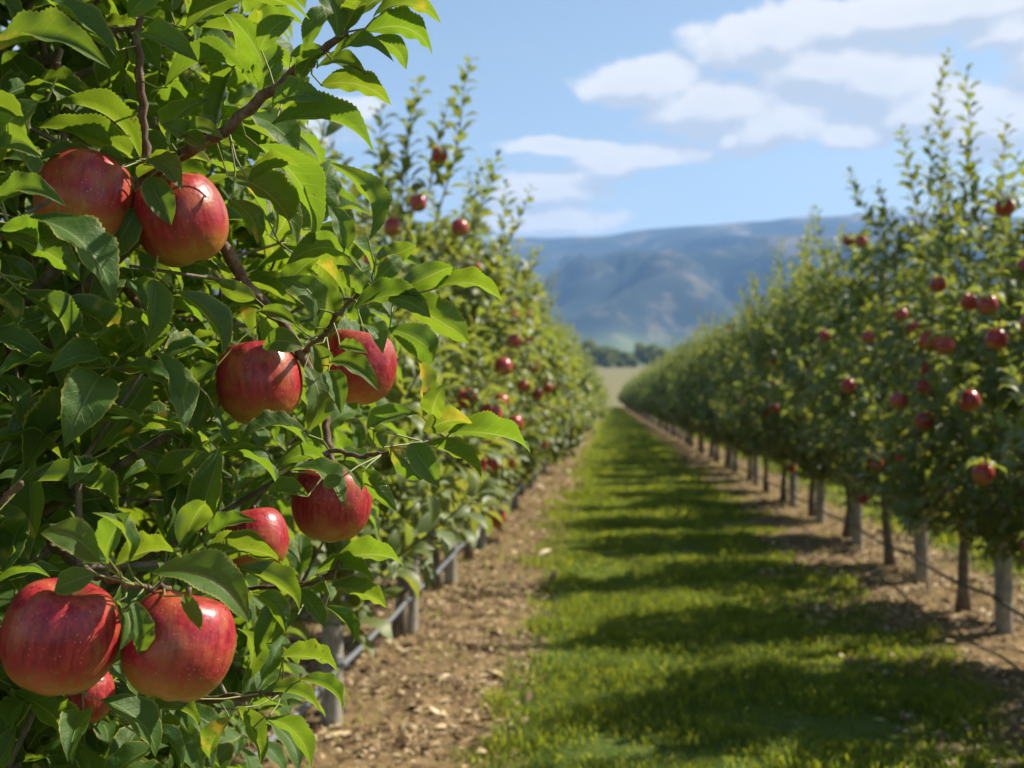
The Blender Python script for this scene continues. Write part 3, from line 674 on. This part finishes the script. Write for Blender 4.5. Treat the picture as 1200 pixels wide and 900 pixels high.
dl = t.m('ADD', t.m('ABSOLUTE', wr.outputs[0]), t.m('MULTIPLY', t.m('SUBTRACT', t.noise(po, 2.1, 4), .5), .75))
gm = t.m('SUBTRACT', 1.0, t.ss(dl, .92, 1.16))
n1 = t.noise(po, 7, 6, .65); n2 = t.noise(po, 60, 4, .6); n3 = t.noise(po, .9, 3)
soil = t.mix(t.ss(n1, .32, .68), rgb(.11, .074, .036), rgb(.265, .185, .088)); soil = t.mix(t.m('MULTIPLY', t.ss(n2, .55, .72), .7), soil, rgb(.38, .29, .17)); soil = t.mix(t.m('MULTIPLY', t.ss(n2, .28, .42), .0), soil, rgb(.1, .06, .04))
gr = t.mix(t.ss(n1, .3, .7), rgb(.045, .085, .012), rgb(.10, .13, .025)); gr = t.mix(t.m('MULTIPLY', t.ss(n3, .5, .75), .5), gr, rgb(.16, .16, .04))
near = t.mix(gm, soil, gr)
straw = t.mix(t.noise(po, .035, 4), rgb(.20, .165, .075), rgb(.15, .15, .065)); far = t.mix(t.ss(t.m('ADD', Y, t.m('MULTIPLY', t.noise(po, .004, 2), 160.0)), 470, 540), straw, rgb(.13, .17, .07))
c = t.mix(t.ss(t.m('ADD', Y, t.m('MULTIPLY', n3, 2.0)), 166, 169), near, far)
p = t.n('ShaderNodeBsdfPrincipled', ins={'Base Color': c, 'Roughness': .95, 'Specular IOR Level': .15})
b = t.n('ShaderNodeBump', ins={'Height': t.m('ADD', n1, t.m('MULTIPLY', n2, .5))}); b.inputs['Strength'].default_value = .9; b.inputs['Distance'].default_value = .03; t.put(p, 'Normal', b.outputs[0])
finish(t, p.outputs[0]); M['ground'] = m
o = grid_geo(gx, gy, gz).build('ground', [M['ground']]); tag(o, 'orchard floor of green mown lane between bare brown strips, straw field beyond', 'ground', kind='structure')

# grass blades, denser near the camera
rng = np.random.default_rng(21)
def blades(g, x, y, h, w):
    n = len(x); z = gz(x, y); az = rng.uniform(0, 6.28, n); le = rng.uniform(.2, 1.5, n); d = np.column_stack([np.cos(az)*le, np.sin(az)*le, np.zeros(n)])*h[:, None]
    s = np.column_stack([-np.sin(az+rng.normal(0, .6, n)), np.cos(az), np.zeros(n)])*w[:, None]; b = np.column_stack([x, y, z-.005])
    m1 = b+d*.3+np.array([0, 0, 1])*(h*.62)[:, None]; tp = b+d+np.array([0, 0, 1])*(h*rng.uniform(.7, 1.05, n))[:, None]
    V = np.stack([b-s, b+s, m1-s*.75, m1+s*.75, tp-s*.1, tp+s*.1], 1); f = np.array([[0, 1, 3, 2], [2, 3, 5, 4]])[None]+(np.arange(n)*6)[:, None, None]
    a = np.zeros((n, 6, 3)); a[..., 2] = np.clip(rng.random(n)*.7+1.1*(fbm(x*1.3, y*1.3, 9, 4)-.42), 0, 1)[:, None]; a[..., 1] = [0, 0, .5, .5, 1, 1]; g.add(V, f.reshape(-1, 4), a)
g = Geo()
def lane(x0, x1, y0, y1, dens, hs, ws):
    n = int((x1-x0)*(y1-y0)*dens); x = rng.uniform(x0, x1, n); y = rng.uniform(y0, y1, n)
    cx_ = (x0+x1)/2; hw = (x1-x0)/2
    ed = hw-np.abs(x-cx_)+(fbm(x*2.3, y*2.3, 31, 4)-.47)*1.0
    pk = np.clip((ed-.12)/.35, 0, 1); k = rng.random(n) < pk*np.clip(.25+1.6*fbm(x*4, y*4, 41, 3), 0, 1)
    x, y = x[k], y[k]; hh = hs*(.12+1.9*np.clip(fbm(x*2.6, y*2.6, 51, 4)-.12, 0, 1)**1.4*1.25)*rng.uniform(.5, 1.35, len(x)); blades(g, x, y, hh, ws*rng.uniform(.6, 1.3, len(x)))
lane(-.76, 1.95, 3.6, 9, 6000, .078, .0034); lane(-.85, 1.95, 9, 18, 2600, .082, .0045); lane(-.85, 1.95, 18, 40, 750, .09, .007); lane(-.85, 1.95, 40, ROW_END, 160, .10, .012)
lane(2.85, 5.55, 4.5, 16, 700, .11, .005); lane(2.85, 5.55, 16, 45, 200, .12, .009); lane(-4.4, -1.7, 2.5, 20, 350, .10, .005)
# thin weeds in the bare strips
n = 9000; x = np.concatenate([rng.uniform(-1.95, -.4, n), rng.uniform(1.3, 3.1, n)]); y = rng.uniform(2.6, 26, 2*n); k = fbm(x*3.1, y*3.1, 61, 3) > .50; k &= rng.random(2*n) < .9
blades(g, x[k], y[k], rng.uniform(.02, .07, k.sum()), rng.uniform(.002, .005, k.sum()))
o = g.build('grass', [M['grass']], smooth=False); tag(o, 'mown bright green grass of the lane with thin weeds at its edges', 'grass', kind='stuff')

# dry litter and clods on the bare strips
g = Geo(); parts = []
for (x0, x1, y0, y1, n, s) in ((-2.0, -.35, 2.4, 9, 26000, 1.25), (-2.0, -.4, 9, 24, 16000, 1.7), (1.2, 3.3, 4.5, 12, 24000, 1.3), (1.2, 3.3, 12, 28, 11000, 1.7), (-.35, 1.2, 3.8, 12, 700, .8)):
    x = rng.uniform(x0, x1, n); y = rng.uniform(y0, y1, n); k = rng.random(n) < np.clip(1.9*fbm(x*2.4, y*2.4, 71, 3)-.25, .1, 1); parts.append(np.column_stack([x[k], y[k], np.full(k.sum(), s)]))
q = np.concatenate(parts); n = len(q); b = np.column_stack([q[:, 0], q[:, 1], gz(q[:, 0], q[:, 1])+rng.uniform(.002, .014, n)])
az = rng.uniform(0, 6.28, n); L = rng.gamma(2.2, .0085, n)*q[:, 2]+.006; c = np.column_stack([np.cos(az), np.sin(az), rng.normal(0, .28, n)])*L[:, None]
leaves(g, b, c, nrm(np.column_stack([rng.normal(0, .5, n), rng.normal(0, .5, n), np.ones(n)])), L*rng.uniform(.07, .30, n), rng.random(n)**1.4, 3, 1, rng.uniform(-.6, .6, n), rng.uniform(-.1, .25, n))
m, t = mat('dry_litter'); at = t.n('ShaderNodeAttribute', attribute_name='lt'); sp = t.n('ShaderNodeSeparateXYZ', ins={0: at.outputs['Vector']})
cr = t.n('ShaderNodeValToRGB', ins={0: sp.outputs[2]}); e = cr.color_ramp.elements; e[0].color = rgb(.08, .045, .025); e[1].color = rgb(.68, .56, .38)
for pp, cc in ((.3, rgb(.19, .12, .06)), (.55, rgb(.36, .26, .14)), (.85, rgb(.50, .38, .22))): x = e.new(pp); x.color = cc
p = t.n('ShaderNodeBsdfPrincipled', ins={'Base Color': cr.outputs[0], 'Roughness': .75, 'Specular IOR Level': .3}); finish(t, p.outputs[0])
o = g.build('litter', [m]); tag(o, 'dry leaves and wood chips strewn on the brown soil strips', 'litter', kind='stuff')

# ------------------------------------------------------------------ hills
hx = np.linspace(-3300, 3400, 330); hy = np.linspace(1150, 3300, 210)
def hillz(X, Y):
    ridge = np.interp(X/2700., [-1.2, -.6, -.12, -.055, -.01, .035, .065, .1, .14, .17, .2, .3, .6, 1.2], [320, 352, 374, 378, 384, 395, 404, 410, 416, 420, 424, 420, 380, 330])
    warp = (fbm(X/420, Y/420, 81, 4)-.5)*2.2
    sy = np.clip((Y-1250)/(2650-1250), 0, 1); up = sy**1.1
    back = np.clip((3250-Y)/600., 0, 1)**.6
    q1 = np.clip((fbm(X/330+warp*.6+Y/2600, Y/1300, 91, 5)-.48)*2.1+.5, 0, 1); q2 = np.clip((fbm(X/120+warp*1.3-Y/900, Y/330, 95, 4)-.48)*2.+.5, 0, 1)
    rd = 1-np.abs(2*q1-1); rd2 = 1-np.abs(2*q2-1)
    env = np.sin(np.pi*np.clip(sy, 0, 1)**.8)
    foot = 42*np.exp(-((X+330)/520)**2-((Y-1420)/170)**2)+25*np.exp(-((X-500)/600)**2-((Y-1480)/150)**2)
    z = 30+(ridge-30)*up*(1-.0*sy)+env*(190*(rd-.6)+85*(rd2-.6))+foot+(fbm(X/60, Y/60, 99, 4)-.5)*14*(.3+.7*sy)
    lim = (ridge+(fbm(X/120, Y/400, 98, 4)-.5)*24)*np.clip(Y/2650, 0, 1)*(.90+.10*np.clip((Y-2200)/450, 0, 1)); k = 25.; hh = np.clip(.5+.5*(lim-z)/k, 0, 1)
    return (lim*(1-hh)+z*hh-k*hh*(1-hh)*.5)*np.where(Y > 2650, back, 1)-8*np.clip((1250-Y)/100, 0, 1)
m, t = mat('hill_scrub'); geo = t.n('ShaderNodeNewGeometry'); po = geo.outputs['Position']
n1 = t.noise(po, .006, 5, .6); n2 = t.noise(po, .03, 4, .65)
c = t.mix(t.ss(n1, .45, .62), rgb(.022, .036, .042), rgb(.045, .056, .055)); c = t.mix(t.m('MULTIPLY', t.ss(t.m('ADD', n1, t.m('MULTIPLY', n2, .45)), .76, .87), .8), c, rgb(.20, .165, .12))
c = t.mix(t.m('MULTIPLY', t.ss(n2, .55, .7), .6), c, rgb(.03, .055, .025))
sp = t.n('ShaderNodeSeparateXYZ', ins={0: po}); c = t.mix(t.m('MULTIPLY', t.m('SUBTRACT', 1.0, t.ss(sp.outputs[2], 50, 90)), .75), c, rgb(.16, .21, .08))
p = t.n('ShaderNodeBsdfPrincipled', ins={'Base Color': c, 'Roughness': 1.0, 'Specular IOR Level': .1}); finish(t, p.outputs[0])
o = grid_geo(hx, hy, hillz).build('hills', [m]); tag(o, 'long blue scrub-covered mountain ridge with pale bare spurs beyond the orchard', 'hills', kind='structure')

# ------------------------------------------------------------------ wood beyond the field
def wood_tree(seed, h):
    global rng
    rng = np.random.default_rng(seed); gw = Geo(); tube(gw, np.array([(0, 0, -.3), (.1, 0, h*.3), (0, .1, h*.7)]), np.array([.3, .22, .08]), 8)
    nc = 26; a = rng.uniform(0, 6.28, nc); zq = rng.uniform(.12, 1, nc); rr = h*.52*np.sin(np.pi*np.clip(zq*.86+.1, 0, 1))*rng.uniform(.35, 1, nc)
    cen = np.column_stack([np.cos(a)*rr, np.sin(a)*rr, h*(.1+.8*zq)]); k = rng.integers(0, nc, 2600); d = nrm(rng.normal(0, 1, (2600, 3)))
    pos = cen[k]+d*(h*.15*rng.uniform(.4, 1.15, 2600))[:, None]; L = np.full(2600, .55)*rng.uniform(.6, 1.3, 2600)
    c = nrm(d+rng.normal(0, .7, (2600, 3)))*L[:, None]; gl = Geo(); leaves(gl, pos, c, nrm(d+np.array([0, 0, .5])), L*.36, rng.random(2600), 3, 1)
    sticks(gw, np.tile([[0, 0, h*.3]], (nc, 1))+rng.normal(0, .1, (nc, 3)), cen, .12, .04, 5); return gw, gl
wv = [wood_tree(700+k, 7.) for k in range(3)]; wp = {}
WD = [(640, 7.5, 392), (668, 6.6, 396), (688, 8.6, 384), (703, 7.6, 380), (718, 6.0, 388), (732, 5.0, 372), (757, 8.6, 392), (775, 6.0, 384), (800, 7.5, 396), (840, 7, 388), (880, 8, 392), (600, 8, 388), (560, 7, 396), (694, 3.6, 366), (711, 3.3, 364), (726, 3.2, 366), (742, 3.6, 364)]
for i, (px, hh, d) in enumerate(WD):
    x = (px-713)/F*d; v = i % 3; root = empty('broadleaf_tree', (x, d, float(terrain_z(np.array(x), np.array(float(d))))-.2)); root.scale = (hh/7*1.1, hh/7*1.1, hh/7); root.rotation_euler = (0, 0, i*1.3)
    if v not in wp: wp[v] = (wv[v][0].build('trunk', [M['bark']], root), wv[v][1].build('crown', [M['wood_leaf']], root))
    else:
        for o in wp[v]: c = o.copy(); COL.objects.link(c); c.parent = root
    lb = {2: 'tallest round green tree at the left end of the gap beyond the straw field', 3: 'round green tree second from the left in the gap beyond the field', 6: 'dark round tree standing alone at the right of the gap beyond the field',
          4: 'smaller round tree at the centre of the gap beyond the field'}.get(i, 'low bushy tree in the hedge line at the far edge of the straw field' if i > 12 or i == 5 else 'far tree of the field edge, hidden behind the orchard rows')
    tag(root, lb, 'tree', 'trees beyond the field')

# ------------------------------------------------------------------ air
me = bpy.data.meshes.new('haze'); x0, x1, y0, y1, z0, z1 = -3700, 3700, -200, 3700, -9.5, 500
vs = [(x, y, z) for x in (x0, x1) for y in (y0, y1) for z in (z0, z1)]
me.from_pydata(vs, [], [(0, 1, 3, 2), (4, 6, 7, 5), (0, 4, 5, 1), (2, 3, 7, 6), (0, 2, 6, 4), (1, 5, 7, 3)]); hz = bpy.data.objects.new('haze', me); COL.objects.link(hz)
m = bpy.data.materials.new('air'); m.use_nodes = True; t = NT(m.node_tree); pv = t.n('ShaderNodeVolumePrincipled'); pv.inputs['Color'].default_value = rgb(.30, .54, 1.0); pv.inputs['Density'].default_value = 2.5e-4
pv.inputs['Anisotropy'].default_value = 0.0; o = t.n('ShaderNodeOutputMaterial'); t.put(o, 'Volume', pv.outputs[0]); me.materials.append(m)
tag(hz, 'pale blue haze of the air over the orchard and hills', 'haze', kind='stuff')

# ------------------------------------------------------------------ sky and sun
w = bpy.data.worlds.new('World'); SC.world = w; w.use_nodes = True
# cloud density as a node group over sky direction (azimuth, elevation)
ng = bpy.data.node_groups.new('cloud_density', 'ShaderNodeTree')
ng.interface.new_socket('uv', in_out='INPUT', socket_type='NodeSocketVector'); ng.interface.new_socket('density', in_out='OUTPUT', socket_type='NodeSocketFloat'); ng.interface.new_socket('veil', in_out='OUTPUT', socket_type='NodeSocketFloat')
t = NT(ng); gi = t.n('NodeGroupInput'); go = t.n('NodeGroupOutput'); uv = gi.outputs[0]
def azel(px, py):
    d = P(px, py, 1.0)-CP; return math.atan2(d[0], d[1]), math.asin(d[2]/np.linalg.norm(d))
wn = t.noise(uv, 7, 3, .5, out=1); wv_ = t.v('SCALE', t.v('SUBTRACT', wn, (.5, .5, .5))); wv_.node.inputs['Scale'].default_value = .035
uw = t.v('ADD', uv, wv_)
CL = [(905, 38, 85, 30), (1000, 20, 130, 30), (870, 58, 60, 26), (965, 72, 85, 32), (1040, 88, 70, 36), (1110, 5, 130, 24), (760, 98, 72, 30), (830, 122, 90, 36), (905, 150, 75, 28), (985, 162, 48, 18), (853, 161, 15, 12),
      (1178, 36, 50, 20), (1095, 120, 70, 34), (1180, 145, 70, 36), (720, 103, 30, 14), (648, 225, 66, 26), (715, 192, 42, 16), (770, 180, 60, 15), (640, 262, 80, 20), (660, 170, 70, 10), (1290, 60, 110, 50), (1400, 120, 160, 40), (300, 150, 120, 30), (410, 128, 46, 16), (120, 60, 120, 36)]
acc = None
for (px, py, rx, ry) in CL:
    a, e_ = azel(px, py); d = t.v('SUBTRACT', uw, (a, e_, 0)); d = t.v('MULTIPLY', d, (F/rx/1.05, F/ry/1.05, 0)); L_ = t.v('LENGTH', d, out=1)
    bl = t.m('SUBTRACT', 1.15, L_); acc = bl if acc is None else t.m('SMOOTH_MAX', acc, bl, .12)
st = t.v('MULTIPLY', uv, (1, 1.2, 1)); fn = t.noise(st, 15, 8, .52); f2 = t.noise(st, 42, 5, .55)
dens = t.m('ADD', t.m('ADD', acc, t.m('MULTIPLY', t.m('SUBTRACT', fn, .5), 1.7)), t.m('MULTIPLY', t.m('SUBTRACT', f2, .5), .7))
dens = t.m('MAXIMUM', dens, -2.0)
t.put(go, 0, dens)
s2 = t.v('MULTIPLY', uv, (1, 4.5, 1)); ci = t.noise(s2, 5, 6, .6); sp = t.n('ShaderNodeSeparateXYZ', ins={0: uv})
vl = t.m('MULTIPLY', t.ss(ci, .42, .75), t.m('SUBTRACT', 1.0, t.ss(sp.outputs[1], .10, .34))); t.put(go, 1, vl)
t = NT(w.node_tree)
tc = t.n('ShaderNodeTexCoord'); sp = t.n('ShaderNodeSeparateXYZ', ins={0: t.v('NORMALIZE', tc.outputs['Generated'])})
az = t.m('ARCTAN2', sp.outputs[0], sp.outputs[1]); el = t.m('ARCSINE', sp.outputs[2]); uv = t.n('ShaderNodeCombineXYZ', ins={0: az, 1: el})
g1 = t.n('ShaderNodeGroup'); g1.node_tree = ng; t.put(g1, 0, uv.outputs[0])
g2 = t.n('ShaderNodeGroup'); g2.node_tree = ng; t.put(g2, 0, t.v('ADD', uv.outputs[0], (.010, .017, 0)))
sky = t.n('ShaderNodeTexSky', sky_type='NISHITA', sun_disc=False); sky.sun_elevation = SUN_EL; sky.sun_rotation = SUN_AZ; sky.air_density = 1.0; sky.dust_density = .8; sky.ozone_density = 1.8
cover = t.ss(g1.outputs[0], -.02, .36); lit = t.ss(t.m('SUBTRACT', g1.outputs[0], g2.outputs[0]), -.42, .34); thick = t.ss(g1.outputs[0], .4, 1.6)
cw = t.mix(lit, rgb(3.7, 3.9, 4.2), rgb(5.9, 5.7, 5.4)); cw = t.mix(t.m('MULTIPLY', thick, .22), cw, rgb(3.4, 3.7, 4.2))
c1 = t.mix(t.m('MULTIPLY', g1.outputs[1], .55), t.v('MULTIPLY', sky.outputs[0], (1.02, .94, .83)), rgb(4.2, 4.55, 4.9)); c2 = t.mix(t.m('MULTIPLY', cover, .94), c1, cw)
bg = t.n('ShaderNodeBackground', ins={'Color': c2, 'Strength': .092}); o = t.n('ShaderNodeOutputWorld'); t.put(o, 'Surface', bg.outputs[0])
ld = bpy.data.lights.new('sun', 'SUN'); ld.energy = 5.0; ld.angle = math.radians(.55); ld.color = (1, .91, .76); lo = bpy.data.objects.new('sun', ld); COL.objects.link(lo)
lo.rotation_euler = Vector(SUN).to_track_quat('Z', 'Y').to_euler()

vs = SC.view_settings; vs.view_transform = 'Standard'; vs.look = 'None'; vs.exposure = 1.0; vs.gamma = 1; vs.use_curve_mapping = False
cy = SC.cycles; cy.use_denoising = True; cy.max_bounces = 8; cy.diffuse_bounces = 4; cy.glossy_bounces = 3; cy.transmission_bounces = 5; cy.volume_bounces = 1; cy.transparent_max_bounces = 8
cy.sample_clamp_indirect = 6.0
